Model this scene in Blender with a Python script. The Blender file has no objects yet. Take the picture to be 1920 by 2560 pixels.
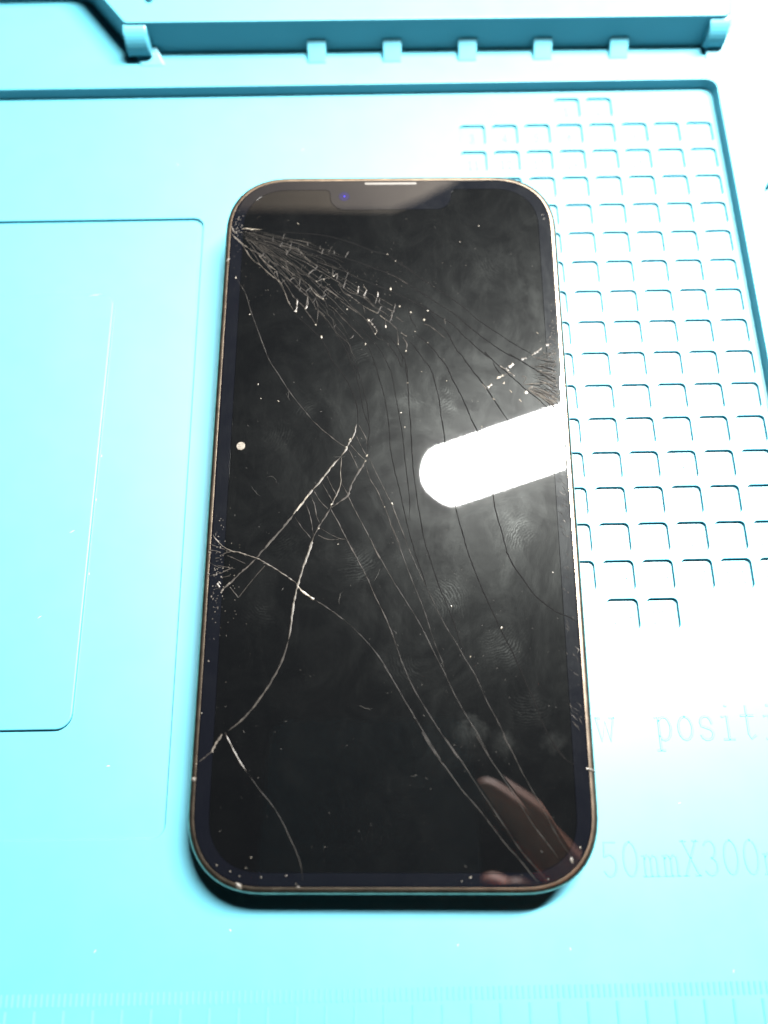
import bpy, bmesh, math, random
from mathutils import Vector, Matrix, Euler
from mathutils.geometry import delaunay_2d_cdt

S = 0.001                      # everything below is written in millimetres
random.seed(7)
scene = bpy.context.scene
C = scene.collection

# ------------------------------------------------------------------ camera
CAM = Vector((-2.0212, -58.2683, 164.4919))
cd = bpy.data.cameras.new('camera')
cam = bpy.data.objects.new('camera', cd)
C.objects.link(cam)
cam.location = CAM * S
cam.rotation_euler = Euler((0.3308, 0.0029, -0.0170), 'XYZ')
cd.sensor_fit = 'VERTICAL'
cd.sensor_height = 36.0
cd.sensor_width = 27.0
cd.lens = 2091.23 / 2560 * 36
cd.clip_start = 0.002
cd.clip_end = 50
cd.dof.use_dof = True
cd.dof.focus_distance = 0.166
cd.dof.aperture_fstop = 8.5
scene.camera = cam

# ------------------------------------------------------------------ world and exposure
w = bpy.data.worlds.new('World')
scene.world = w
w.use_nodes = True
bg = w.node_tree.nodes['Background']
bg.inputs[0].default_value = (0.80, 0.92, 1.0, 1)
bg.inputs[1].default_value = 0.025
scene.view_settings.view_transform = 'Standard'
scene.view_settings.look = 'None'
scene.view_settings.exposure = 0
scene.view_settings.gamma = 1
scene.cycles.max_bounces = 8
scene.cycles.use_denoising = True

LAMP_POWER = 1130.0

# ------------------------------------------------------------------ helpers
def tag(o, label=None, cat=None, group=None, kind=None):
    if label: o['label'] = label
    if cat: o['category'] = cat
    if group: o['group'] = group
    if kind: o['kind'] = kind
    return o

def empty(name, loc=(0, 0, 0)):
    o = bpy.data.objects.new(name, None)
    C.objects.link(o)
    o.location = Vector(loc) * S
    o.empty_display_size = 0.005
    return o

class MB:
    """collects vertices (mm) and faces, then links them as one mesh object"""
    def __init__(s): s.v = []; s.f = []
    def add(s, vs, fs):
        n = len(s.v)
        s.v += [tuple(x) for x in vs]
        s.f += [tuple(i + n for i in f) for f in fs]
    def mesh(s, name, mat, smooth=False, weld=False):
        me = bpy.data.meshes.new(name)
        me.from_pydata([(x * S, y * S, z * S) for x, y, z in s.v], [], s.f)
        if weld:
            bm = bmesh.new(); bm.from_mesh(me)
            bmesh.ops.remove_doubles(bm, verts=bm.verts, dist=1e-6)
            bmesh.ops.recalc_face_normals(bm, faces=bm.faces)
            bm.to_mesh(me); bm.free()
        me.materials.append(mat)
        if smooth:
            me.shade_smooth()
        me.update()
        return me
    def build(s, name, mat, parent=None, smooth=False, weld=False, auto=None):
        o = bpy.data.objects.new(name, s.mesh(name, mat, smooth or auto is not None, weld))
        C.objects.link(o)
        if parent: o.parent = parent
        if auto is not None:
            o.data.set_sharp_from_angle(angle=math.radians(auto))
        return o

def rrect(x0, y0, x1, y1, r, n=6, e=2.0):
    """rounded rectangle, counter-clockwise; e > 2 gives the softer squircle corner"""
    out = []
    for cx, cy, a0 in ((x1 - r, y1 - r, 0), (x0 + r, y1 - r, 90), (x0 + r, y0 + r, 180), (x1 - r, y0 + r, 270)):
        for k in range(n + 1):
            a = math.radians(90 * k / n)
            px, py = r * math.cos(a) ** (2 / e), r * math.sin(a) ** (2 / e)
            t = math.radians(a0)
            out.append((cx + px * math.cos(t) - py * math.sin(t), cy + px * math.sin(t) + py * math.cos(t)))
    return out

def round_poly(pts, r, n=5):
    """fillets every corner of a counter-clockwise polygon"""
    out = []
    m = len(pts)
    for i in range(m):
        p, a, b = Vector(pts[i]), Vector(pts[i - 1]), Vector(pts[(i + 1) % m])
        rr = r[i] if isinstance(r, (list, tuple)) else r
        da, db = (a - p), (b - p)
        if rr <= 0:
            out.append(tuple(p)); continue
        rr = min(rr, da.length * .45, db.length * .45)
        A, B = p + da.normalized() * rr, p + db.normalized() * rr
        for k in range(n + 1):
            t = k / n
            q = A * (1 - t) ** 2 + p * 2 * t * (1 - t) + B * t * t
            out.append((q.x, q.y))
    return out

def offset(loop, d):
    """grows (d>0) a counter-clockwise loop"""
    n = len(loop); out = []
    for i in range(n):
        a, p, b = Vector(loop[i - 1]), Vector(loop[i]), Vector(loop[(i + 1) % n])
        e1, e2 = (p - a), (b - p)
        if e1.length < 1e-9: e1 = e2
        if e2.length < 1e-9: e2 = e1
        n1 = Vector((e1.y, -e1.x)).normalized(); n2 = Vector((e2.y, -e2.x)).normalized()
        m = n1 + n2
        if m.length < 1e-6: m = n1
        m.normalize()
        k = d / max(0.4, m.dot(n1))
        out.append((p.x + m.x * k, p.y + m.y * k))
    return out

def rings(mb, levels, closed=True):
    """skins a list of (loop, z) rings, all with the same vertex count"""
    n = len(levels[0][0])
    vs = [(x, y, z) for lp, z in levels for x, y in lp]
    fs = []
    for k in range(len(levels) - 1):
        for i in range(n):
            j = (i + 1) % n
            fs.append((k * n + i, k * n + j, (k + 1) * n + j, (k + 1) * n + i))
    mb.add(vs, fs)

def step(mb, loop, z_out, z_in, r=0.15, fillet=0.0):
    """moulded step following a loop; returns the loops where the flats meet it"""
    q = [math.radians(a) for a in (0, 22, 45, 68, 90)]
    lv = []
    if z_in < z_out:                       # recess: rim rounds off outside the loop
        for a in q:
            lv.append((offset(loop, r * (1 - math.sin(a))), z_out - r * (1 - math.cos(a))))
        if fillet:
            for a in q:
                lv.append((offset(loop, -fillet * (1 - math.cos(a))), z_in + fillet * (1 - math.sin(a))))
        else:
            lv.append((loop, z_in))
    else:                                  # boss: rim rounds off inside the loop
        if fillet:
            for a in q:
                lv.append((offset(loop, fillet * (1 - math.sin(a))), z_out + fillet * (1 - math.cos(a))))
        else:
            lv.append((loop, z_out))
        for a in q:
            lv.append((offset(loop, -r * (1 - math.cos(a))), z_in - r * (1 - math.sin(a))))
    rings(mb, lv)
    return lv[0][0], lv[-1][0]

def inside(p, loop):
    x, y = p; c = False; n = len(loop); j = n - 1
    for i in range(n):
        xi, yi = loop[i]; xj, yj = loop[j]
        if (yi > y) != (yj > y) and x < (xj - xi) * (y - yi) / (yj - yi) + xi: c = not c
        j = i
    return c

def flat(mb, outer, holes, z, grid=None):
    """flat sheet with holes"""
    vs, es = [], []
    boxes = []
    for lp in [outer] + holes:
        n0 = len(vs)
        vs += [Vector(p) for p in lp]
        es += [(n0 + i, n0 + (i + 1) % len(lp)) for i in range(len(lp))]
        xs = [p[0] for p in lp]; ys = [p[1] for p in lp]
        boxes.append((min(xs), min(ys), max(xs), max(ys)))
    V, _, F, *_ = delaunay_2d_cdt(vs, es, [], 0, 1e-7)
    fs = []
    for f in F:
        c = ((V[f[0]].x + V[f[1]].x + V[f[2]].x) / 3, (V[f[0]].y + V[f[1]].y + V[f[2]].y) / 3)
        if not inside(c, outer): continue
        bad = False
        for lp, b in zip(holes, boxes[1:]):
            if b[0] <= c[0] <= b[2] and b[1] <= c[1] <= b[3] and inside(c, lp):
                bad = True; break
        if not bad:
            a = (V[f[1]] - V[f[0]]).cross(V[f[2]] - V[f[0]])
            fs.append(tuple(f) if a > 0 else tuple(reversed(f)))
    mb.add([(p.x, p.y, z) for p in V], fs)

def cap(mb, loop, z, up=True):
    n = len(loop)
    mb.add([(x, y, z) for x, y in loop], [tuple(range(n)) if up else tuple(reversed(range(n)))])

def smooth_path(pts, sub=4):
    """Catmull-Rom through the points"""
    P = [Vector(p) for p in pts]
    if len(P) < 3:
        return [P[0].lerp(P[-1], k / 3) for k in range(4)]
    out = []
    for i in range(len(P) - 1):
        p0 = P[i - 1] if i else P[0] * 2 - P[1]
        p1, p2 = P[i], P[i + 1]
        p3 = P[i + 2] if i + 2 < len(P) else P[-1] * 2 - P[-2]
        for k in range(sub):
            t = k / sub
            out.append(.5 * ((2 * p1) + (p2 - p0) * t + (2 * p0 - 5 * p1 + 4 * p2 - p3) * t * t + (3 * p1 - p0 - 3 * p2 + p3) * t ** 3))
    out.append(P[-1])
    return out

def ridge(mb, pts, width, h, z, taper=True, rnd=None, wob=0.0):
    """a thin raised line: triangular section, width may vary along it"""
    n = len(pts)
    vs, fs = [], []
    for i, p in enumerate(pts):
        a = pts[max(0, i - 1)]; b = pts[min(n - 1, i + 1)]
        d = (b - a)
        if d.length < 1e-9: d = Vector((1, 0))
        d.normalize(); nn = Vector((-d.y, d.x))
        ww = width * .5
        if rnd: ww *= rnd.uniform(1 - wob, 1 + wob)
        if taper: ww *= min(1, .25 + 1.5 * min(i, n - 1 - i) / max(1, min(6, n / 2)))
        off = nn * (rnd.uniform(-1, 1) * width * .22 if rnd else 0)
        q = p + off
        L, R = q + nn * ww, q - nn * ww
        vs += [(L.x, L.y, z), (q.x, q.y, z + h), (R.x, R.y, z)]
        if i:
            k = 3 * i
            fs += [(k - 3, k - 2, k + 1, k), (k - 2, k - 1, k + 2, k + 1)]
    mb.add(vs, [tuple(reversed(f)) for f in fs])

def box_strip(mb, pts, width, h, z, bev=.06):
    """raised lettering stroke: flat top, sloped flanks, closed ends"""
    P = [Vector(p) for p in pts]; n = len(P)
    vs, fs = [], []
    for i, p in enumerate(P):
        a = P[max(0, i - 1)]; b = P[min(n - 1, i + 1)]
        d = (b - a).normalized(); nn = Vector((-d.y, d.x))
        ext = d * (width * .35) * (-1 if i == 0 else (1 if i == n - 1 else 0))
        q = p + ext
        o = width * .5
        for s_, zz in ((o, z), (o - bev, z + h), (-(o - bev), z + h), (-o, z)):
            r = q + nn * s_; vs.append((r.x, r.y, zz))
        if i:
            k = 4 * i
            for m in range(3): fs.append((k - 4 + m, k - 4 + m + 1, k + m + 1, k + m))
    fs += [(0, 1, 2, 3), tuple(reversed((4 * n - 4, 4 * n - 3, 4 * n - 2, 4 * n - 1)))]
    mb.add(vs, [tuple(reversed(f)) for f in fs])

# ------------------------------------------------------------------ materials
def new_mat(name):
    m = bpy.data.materials.new(name); m.use_nodes = True
    nt = m.node_tree
    return m, nt, nt.nodes['Principled BSDF'], nt.nodes['Material Output']

def node(nt, kind, **kw):
    n = nt.nodes.new(kind)
    for k, v in kw.items():
        if k in ('operation', 'blend_type', 'data_type', 'wave_type', 'bands_direction', 'rings_direction', 'noise_dimensions', 'feature', 'interpolation_type'):
            setattr(n, k, v)
        else:
            n.inputs[k].default_value = v
    return n

def ramp(nt, src, stops):
    r = nt.nodes.new('ShaderNodeValToRGB')
    e = r.color_ramp.elements
    e[0].position, e[0].color = stops[0][0], stops[0][1]
    e[1].position, e[1].color = stops[-1][0], stops[-1][1]
    for p, c in stops[1:-1]:
        x = e.new(p); x.color = c
    nt.links.new(src, r.inputs[0])
    return r

def g(v): return (v, v, v, 1)

def silicone():
    m, nt, p, out = new_mat('turquoise_silicone')
    tc = nt.nodes.new('ShaderNodeTexCoord')
    n1 = node(nt, 'ShaderNodeTexNoise', Scale=14.0, Detail=3.0)
    n2 = node(nt, 'ShaderNodeTexNoise', Scale=3500.0, Detail=2.0)
    n3 = node(nt, 'ShaderNodeTexNoise', Scale=120.0, Detail=6.0, Roughness=.7)
    for n in (n1, n2, n3): nt.links.new(tc.outputs['Object'], n.inputs['Vector'])
    r = ramp(nt, n1.outputs[0], [(.3, MAT_A), (.7, MAT_B)])
    nt.links.new(r.outputs[0], p.inputs['Base Color'])
    rr = ramp(nt, n3.outputs[0], [(.3, g(.44)), (.7, g(.50))])
    nt.links.new(rr.outputs[0], p.inputs['Roughness'])
    p.inputs['Specular IOR Level'].default_value = .37
    b = node(nt, 'ShaderNodeBump', Strength=.06, Distance=.00005)
    nt.links.new(n2.outputs[0], b.inputs['Height'])
    nt.links.new(b.outputs[0], p.inputs['Normal'])
    return m

MAT_A = (0.030, 0.140, 0.182, 1)
MAT_B = (0.0335, 0.152, 0.194, 1)
M_MAT = silicone()

def glass_mat(name, base, smear, shards=()):
    """black cover glass: clean gloss plus a finger-grease film that scatters the light"""
    m, nt, p, out = new_mat(name)
    L = nt.links.new
    p_main = p
    tc = nt.nodes.new('ShaderNodeTexCoord')
    mp = node(nt, 'ShaderNodeMapping'); mp.inputs['Scale'].default_value = (1000, 1000, 1000)   # to mm
    L(tc.outputs['Object'], mp.inputs['Vector'])
    V = mp.outputs[0]
    p.inputs['Base Color'].default_value = base
    p.inputs['Roughness'].default_value = .015
    p.inputs['IOR'].default_value = 1.5
    # large cloudy film
    c1 = node(nt, 'ShaderNodeTexNoise', Scale=.07, Detail=9.0, Roughness=.66, Distortion=1.6); L(V, c1.inputs['Vector'])
    r1 = ramp(nt, c1.outputs[0], [(.40, g(0.05)), (.52, g(.35)), (.60, g(.55)), (.72, g(1))])
    # wiped bands: soft, bent, at a slant
    mp2 = node(nt, 'ShaderNodeMapping'); mp2.inputs['Rotation'].default_value = (0, 0, math.radians(-35)); mp2.inputs['Scale'].default_value = (.16, .06, 1)
    L(V, mp2.inputs['Vector'])
    c2 = node(nt, 'ShaderNodeTexNoise', Scale=1.0, Detail=8.0, Roughness=.72, Distortion=1.6); L(mp2.outputs[0], c2.inputs['Vector'])
    r2 = ramp(nt, c2.outputs[0], [(.48, g(0)), (.72, g(1))])
    a = node(nt, 'ShaderNodeMath', operation='MULTIPLY_ADD'); a.inputs[1].default_value = .5; L(r2.outputs[0], a.inputs[0]); L(r1.outputs[0], a.inputs[2])
    tot = a
    flatv = node(nt, 'ShaderNodeVectorMath', operation='MULTIPLY'); flatv.inputs[1].default_value = (1, 1, 0); L(V, flatv.inputs[0])
    wob = node(nt, 'ShaderNodeTexNoise', Scale=.35, Detail=4.0, Roughness=.6); L(V, wob.inputs['Vector'])
    brk = node(nt, 'ShaderNodeTexNoise', Scale=1.1, Detail=3.0); L(V, brk.inputs['Vector'])
    pn_ = node(nt, 'ShaderNodeTexNoise', Scale=.33, Detail=6.0, Roughness=.75, Distortion=1.0); L(V, pn_.inputs['Vector'])
    patch = ramp(nt, pn_.outputs[0], [(.34, g(.18)), (.62, g(1))])
    # single finger dabs: a ragged patch, some with ridge lines
    for (x, y, rad, amt, ridge_, ox, oy) in DABS:
        dv = node(nt, 'ShaderNodeVectorMath', operation='DISTANCE'); dv.inputs[1].default_value = (x, y, 0); L(flatv.outputs[0], dv.inputs[0])
        w1 = node(nt, 'ShaderNodeMath', operation='MULTIPLY_ADD'); w1.inputs[1].default_value = rad * 1.6; L(wob.outputs[0], w1.inputs[0]); L(dv.outputs['Value'], w1.inputs[2])
        rr = node(nt, 'ShaderNodeMapRange'); rr.inputs['From Min'].default_value = rad * 1.85; rr.inputs['From Max'].default_value = rad * (.9 if ridge_ else 1.1); rr.inputs['To Min'].default_value = 0; rr.inputs['To Max'].default_value = amt
        L(w1.outputs[0], rr.inputs['Value'])
        cur = rr.outputs[0]
        if ridge_:
            d2 = node(nt, 'ShaderNodeVectorMath', operation='DISTANCE'); d2.inputs[1].default_value = (x + ox, y + oy, 0); L(flatv.outputs[0], d2.inputs[0])
            k1 = node(nt, 'ShaderNodeMath', operation='MULTIPLY_ADD'); k1.inputs[1].default_value = 2.2; L(wob.outputs[0], k1.inputs[0]); L(d2.outputs['Value'], k1.inputs[2])
            k2 = node(nt, 'ShaderNodeMath', operation='MULTIPLY'); k2.inputs[1].default_value = 2 * math.pi / .52; L(k1.outputs[0], k2.inputs[0])
            k3 = node(nt, 'ShaderNodeMath', operation='SINE'); L(k2.outputs[0], k3.inputs[0])
            k4 = node(nt, 'ShaderNodeMapRange'); k4.inputs['From Min'].default_value = -.3; k4.inputs['From Max'].default_value = 1.0; L(k3.outputs[0], k4.inputs['Value'])
            k5 = node(nt, 'ShaderNodeMath', operation='MULTIPLY'); L(k4.outputs[0], k5.inputs[0]); L(brk.outputs[0], k5.inputs[1])
            k6 = node(nt, 'ShaderNodeMath', operation='MULTIPLY'); L(k5.outputs[0], k6.inputs[0]); L(cur, k6.inputs[1])
            k7 = node(nt, 'ShaderNodeMath', operation='MULTIPLY'); k7.inputs[1].default_value = 4.6; L(k6.outputs[0], k7.inputs[0])
            cur = k7.outputs[0]
        un = node(nt, 'ShaderNodeMath', operation='MULTIPLY'); L(cur, un.inputs[0]); L(patch.outputs[0], un.inputs[1])
        ad = node(nt, 'ShaderNodeMath', operation='ADD'); L(tot.outputs[0], ad.inputs[0]); L(un.outputs[0], ad.inputs[1]); tot = ad
    # fine grain so the film is never flat
    c4 = node(nt, 'ShaderNodeTexNoise', Scale=3.2, Detail=4.0, Roughness=.7); L(V, c4.inputs['Vector'])
    r4 = ramp(nt, c4.outputs[0], [(.3, g(.55)), (.7, g(1.25))])
    fin = node(nt, 'ShaderNodeMath', operation='MULTIPLY'); L(tot.outputs[0], fin.inputs[0]); L(r4.outputs[0], fin.inputs[1])
    amt = node(nt, 'ShaderNodeMath', operation='MULTIPLY_ADD'); amt.inputs[1].default_value = smear; amt.inputs[2].default_value = smear * .30; amt.use_clamp = True
    L(fin.outputs[0], amt.inputs[0])
    film = nt.nodes.new('ShaderNodeBsdfPrincipled')
    film.inputs['Base Color'].default_value = FILM
    film.inputs['Roughness'].default_value = .325
    film.inputs['IOR'].default_value = 1.5
    film.inputs['Specular Tint'].default_value = (.93, 1.0, .95, 1)
    mix = nt.nodes.new('ShaderNodeMixShader')
    L(amt.outputs[0], mix.inputs[0]); L(p.outputs[0], mix.inputs[1]); L(film.outputs[0], mix.inputs[2])
    # thin haze close to the mirror direction (skin oil), gives the soft glow round a bright lamp
    hz = nt.nodes.new('ShaderNodeBsdfPrincipled')
    hz.inputs['Base Color'].default_value = base
    hz.inputs['Roughness'].default_value = .27
    hz.inputs['IOR'].default_value = 1.5
    mix2 = nt.nodes.new('ShaderNodeMixShader'); mix2.inputs[0].default_value = .013
    L(mix.outputs[0], mix2.inputs[1]); L(hz.outputs[0], mix2.inputs[2])
    L(mix2.outputs[0], out.inputs['Surface'])
    # the long slivers between the lower cracks sit at slightly different angles
    if shards:
        acc = None
        sx_ = nt.nodes.new('ShaderNodeSeparateXYZ'); L(V, sx_.inputs[0])
        def side(p, q):
            nx, ny = q[1] - p[1], p[0] - q[0]
            ln = math.hypot(nx, ny); nx, ny = nx / ln, ny / ln
            a1 = node(nt, 'ShaderNodeMath', operation='MULTIPLY_ADD'); a1.inputs[1].default_value = nx; a1.inputs[2].default_value = -(nx * p[0] + ny * p[1]); L(sx_.outputs[0], a1.inputs[0])
            a2 = node(nt, 'ShaderNodeMath', operation='MULTIPLY_ADD'); a2.inputs[1].default_value = ny; L(sx_.outputs[1], a2.inputs[0]); L(a1.outputs[0], a2.inputs[2])
            a3 = node(nt, 'ShaderNodeMath', operation='GREATER_THAN'); a3.inputs[1].default_value = 0; L(a2.outputs[0], a3.inputs[0])
            return a3
        geo = nt.nodes.new('ShaderNodeNewGeometry'); acc = geo.outputs['Normal']
        for (p, q, r_, t_, tilt) in shards:
            b_ = node(nt, 'ShaderNodeMath', operation='SUBTRACT'); L(side(p, q).outputs[0], b_.inputs[0]); L(side(r_, t_).outputs[0], b_.inputs[1])
            v_ = node(nt, 'ShaderNodeVectorMath', operation='SCALE'); v_.inputs[0].default_value = tilt; L(b_.outputs[0], v_.inputs['Scale'])
            n_ = node(nt, 'ShaderNodeVectorMath', operation='ADD'); L(acc, n_.inputs[0]); L(v_.outputs[0], n_.inputs[1]); acc = n_.outputs[0]
        nn_ = node(nt, 'ShaderNodeVectorMath', operation='NORMALIZE'); L(acc, nn_.inputs[0])
        for bs in (p_main, film, hz): L(nn_.outputs[0], bs.inputs['Normal'])
    return m

DABS = [(14.15, -46.5, 3.4, 4.2, 0, 0, 0), (19.9, -48.9, 2.7, 3.0, 0, 0, 0), (29.0, -48.0, 2.6, 2.4, 0, 0, 0),
        (-23, 11, 3.6, 1, 1, -5, 2), (-17.4, 16.8, 2.6, 0.8, 1, 3, -3), (11.3, 18.7, 3.6, 1, 1, -6, 5), (3.6, 18.8, 3.2, 0.8, 1, 5, 4), (24.1, -8.7, 4.5, 1.1, 1, 5, -4), (-6.1, -15.3, 4.2, 1.2, 1, -3, 7), (-25.5, -25.1, 3.4, 0.9, 1, 3, 6), (-20.6, -11.4, 4, 0.8, 1, -4, 6), (10.8, -21.7, 4.2, 1.3, 1, -5, -3), (21.1, -31.4, 4.4, 1.2, 1, -4, 6), (25, -43.2, 4.2, 1, 1, 0, 6), (-6.3, 29.8, 3, 0.9, 1, 2, -4), (2.3, -35.9, 4, 0.9, 1, 5, 3), (21.9, 50.7, 5, 0.6, 1, 6, 4)]
FILM = (0.0034, 0.0034, 0.0033, 1)
SHARDS = [((5.35, -46.83), (25.16, -72.08), (6.38, -43.27), (26.58, -71.55), (.010, -.006, 0)),
          ((6.38, -43.27), (26.58, -71.55), (12.77, -43.27), (28.66, -67.89), (-.004, .003, 0)),
          ((12.77, -43.27), (28.66, -67.89), (18.17, -43.28), (31.87, -68.75), (.006, .006, 0))]
M_SCREEN = glass_mat('black_screen_glass', (0.0007, 0.0008, 0.00095, 1), .038, SHARDS)
M_BORDER = glass_mat('dark_border_glass', (0.0011, 0.0013, 0.0021, 1), .046)

def simple(name, col, rough, metal=0.0, noise=None, nscale=900.0, bump=0.0, spec=.5, k=.57):
    col = tuple(c * k for c in col)
    if noise: noise = tuple(c * k for c in noise)
    m, nt, p, out = new_mat(name)
    p.inputs['Base Color'].default_value = (*col, 1)
    p.inputs['Roughness'].default_value = rough
    p.inputs['Metallic'].default_value = metal
    p.inputs['Specular IOR Level'].default_value = spec
    if noise:
        tc = nt.nodes.new('ShaderNodeTexCoord')
        n = node(nt, 'ShaderNodeTexNoise', Scale=nscale, Detail=5.0, Roughness=.65)
        nt.links.new(tc.outputs['Object'], n.inputs['Vector'])
        r = ramp(nt, n.outputs[0], [(.35, (*col, 1)), (.68, (*noise, 1))])
        nt.links.new(r.outputs[0], p.inputs['Base Color'])
        if bump:
            b = node(nt, 'ShaderNodeBump', Strength=bump, Distance=.0001)
            nt.links.new(n.outputs[0], b.inputs['Height'])
            nt.links.new(b.outputs[0], p.inputs['Normal'])
    return m

M_FRAME = simple('bronze_steel_frame', (.20, .165, .13), .24, 1.0, (.36, .29, .22), 500.0, .05, k=1)
M_INNER = simple('phone_interior', (.004, .004, .004), .6)
M_BACK = simple('graphite_back_glass', (.05, .05, .055), .3)
M_SLIT = simple('speaker_mesh', (.030, .025, .018), .6, .0, (.05, .041, .03), 4000.0, .3)
M_LENS = simple('camera_lens', (.002, .002, .02), .03)
M_LENSGLINT = simple('lens_glint_blue', (.02, .015, .35), .1)  # blue glint of the front lens, painted as a coloured dot
M_CRACK = {'s': simple('crack_glint_dim', (.006, .0055, .005), .5, 0, (.018, .0165, .0145), 700.0, spec=.06),
           'd': simple('crack_glare_dark', (.0010, .0010, .0011), .6, 0, (.0022, .0022, .0022), 900.0, spec=.02),
           'm': simple('crack_glint_dull', (.010, .0092, .0084), .5, 0, (.034, .030, .026), 700.0, spec=.06),
           'l': simple('crack_glint_pale', (.030, .026, .022), .45, 0, (.075, .066, .054), 700.0, spec=.2),
           'b': simple('crack_glint_bright', (.09, .077, .06), .4, 0, (.2, .175, .14), 900.0, spec=.4)}
M_CHIP = simple('glass_crumb', (.08, .07, .054), .35, 0, (.2, .18, .145), 1500.0, .3)
M_DUST = simple('pale_dust', (.022, .021, .019), .9, 0, (.07, .065, .056), 900.0)
M_LINT = simple('pale_lint', (.35, .42, .44), .9, 0, (.5, .55, .56), 900.0)
M_SPOT = simple('beige_mottled', (.085, .072, .056), .8, 0, (.13, .115, .092), 2500.0, .5)
M_SKIN = simple('skin', (.70, .27, .17), .5, 0, (.78, .36, .25), 160.0, .1, spec=.25, k=.85)
M_HOUSING = simple('lamp_housing', (.6, .6, .6), .4, .0)
M_BLACK = simple('black_plastic', (.012, .012, .013), .4)
M_PANEL = simple('pale_panel', (.15, .118, .088), .75, 0, (.30, .245, .185), 6.0)
M_BENCH = simple('bench_top', (.16, .13, .10), .6, 0, (.22, .18, .14), 9.0)

def lamp_mat():
    m, nt, p, out = new_mat('lit_diffuser')
    e = nt.nodes.new('ShaderNodeEmission')
    e.inputs[0].default_value = (1.0, .985, .955, 1)
    e.inputs[1].default_value = LAMP_POWER
    nt.links.new(e.outputs[0], out.inputs['Surface'])
    return m
M_LAMP = lamp_mat()

# ------------------------------------------------------------------ setting: bench under the mat
b = MB()
b.add([(-900, -900, -8), (900, -900, -8), (900, 700, -8), (-900, 700, -8), (-900, -900, -40), (900, -900, -40), (900, 700, -40), (-900, 700, -40)],
      [(0, 1, 2, 3), (7, 6, 5, 4), (0, 4, 5, 1), (1, 5, 6, 2), (2, 6, 7, 3), (3, 7, 4, 0)])
tag(b.build('workbench', M_BENCH), 'brown workbench top under the turquoise mat', None, kind='structure')

# ------------------------------------------------------------------ the lamp (its diffuser is what the screen mirrors)
lamp = empty('desk_lamp', (30, 153, 480))
tag(lamp, 'long white bar lamp over the mat, seen as the bright bar mirrored in the screen', 'lamp')
LA = math.radians(18)
def lampxy(u, v):        # u along the bar from its end, v across
    return (u * math.cos(LA) - v * math.sin(LA), u * math.sin(LA) + v * math.cos(LA))
endp = [(330, -22), (330, 25), (11, 21.5), (5, 18.5), (-2.5, 7.5), (-3.5, -3), (2, -14), (9, -22)]
endp = [lampxy(*q) for q in endp]
endp = round_poly(endp, 4, 4)
lb = MB(); cap(lb, endp, 0, up=False); lb.build('diffuser', M_LAMP, lamp)
hb = MB(); rings(hb, [(endp, .4), (offset(endp, 4), .4), (offset(endp, 5), 2), (offset(endp, 5), 22)]); cap(hb, offset(endp, 5), 22)
hb.build('housing', M_HOUSING, lamp)

# pale panel behind the mat, mirrored in the top of the screen
pn = MB()
px0, px1, py0, py1, pz0, pz1 = -140, 16, 330, 345, -8, 374
prof = [(px0, pz0), (px1 + 42, pz0), (px1 + 42, 338), (px1 + 30, 352), (px1 + 8, 370), (px1 - 12, pz1 + 8), (px0, pz1)]
n = len(prof)
pn.add([(x, py0, z) for x, z in prof] + [(x, py1, z) for x, z in prof],
       [tuple(range(n)), tuple(reversed(range(n, 2 * n)))] + [(i, i + n, (i + 1) % n + n, (i + 1) % n) for i in range(n)])
tag(pn.build('panel', M_PANEL, weld=True), 'pale beige panel standing behind the mat, mirrored in the top of the screen', 'panel')

# ------------------------------------------------------------------ the mat
HF = 3.1          # frame stands this much above the working floor
PW = 6.2; PIT = 8.0; GX, GY = 80.98, 98.95
mat = empty('repair_mat')
tag(mat, 'turquoise silicone repair mat with numbered square pockets, ribs and ruler marks, under the phone', 'mat')

# phone pose (screen plane), from the camera fit
PHI, TILT, ROLL, PH = -0.0170, 4.0521, 0.5175, 7.65
cph, sph = math.cos(PHI), math.sin(PHI)
ex = Vector((cph, sph, ROLL / 71.5)).normalized()
ey = Vector((-sph, cph, TILT / 146.7)).normalized()
ez = ex.cross(ey).normalized(); ey = ez.cross(ex)
PO = Vector((0, 0, PH + TILT / 2))          # centre of the screen face
def behind_phone(x, y):
    d = Vector((x, y, 0)) - CAM
    t = (PO - CAM).dot(ez) / d.dot(ez)
    q = CAM + d * t - PO
    return abs(q.dot(ex)) < 34.5 and abs(q.dot(ey)) < 72

cells = []
def cell(r, c, num):
    x1 = GX + PIT * (c - 8); y1 = GY - PIT * (r - 1)
    x0, y0 = x1 - PW, y1 - PW
    if all(behind_phone(x, y) for x in (x0, x1) for y in (y0, y1)): return
    cells.append((x0, y0, num))
cell(0, 4, 1); cell(0, 5, 2)
for r in range(1, 16):
    for c in range(1, 9): cell(r, c, 3 + 8 * (r - 1) + c - 1)
cell(16, 4, 123); cell(16, 5, 124)

# pocket: one shared mesh
PD = 0.78
pk = MB()
ploop = rrect(0, 0, PW, PW, 1.0, 5)
po, pi_ = step(pk, ploop, 0, -PD, .14)
cap(pk, pi_, -PD)
pocket_mesh = pk.mesh('pocket', M_MAT, smooth=False, weld=True)

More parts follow.
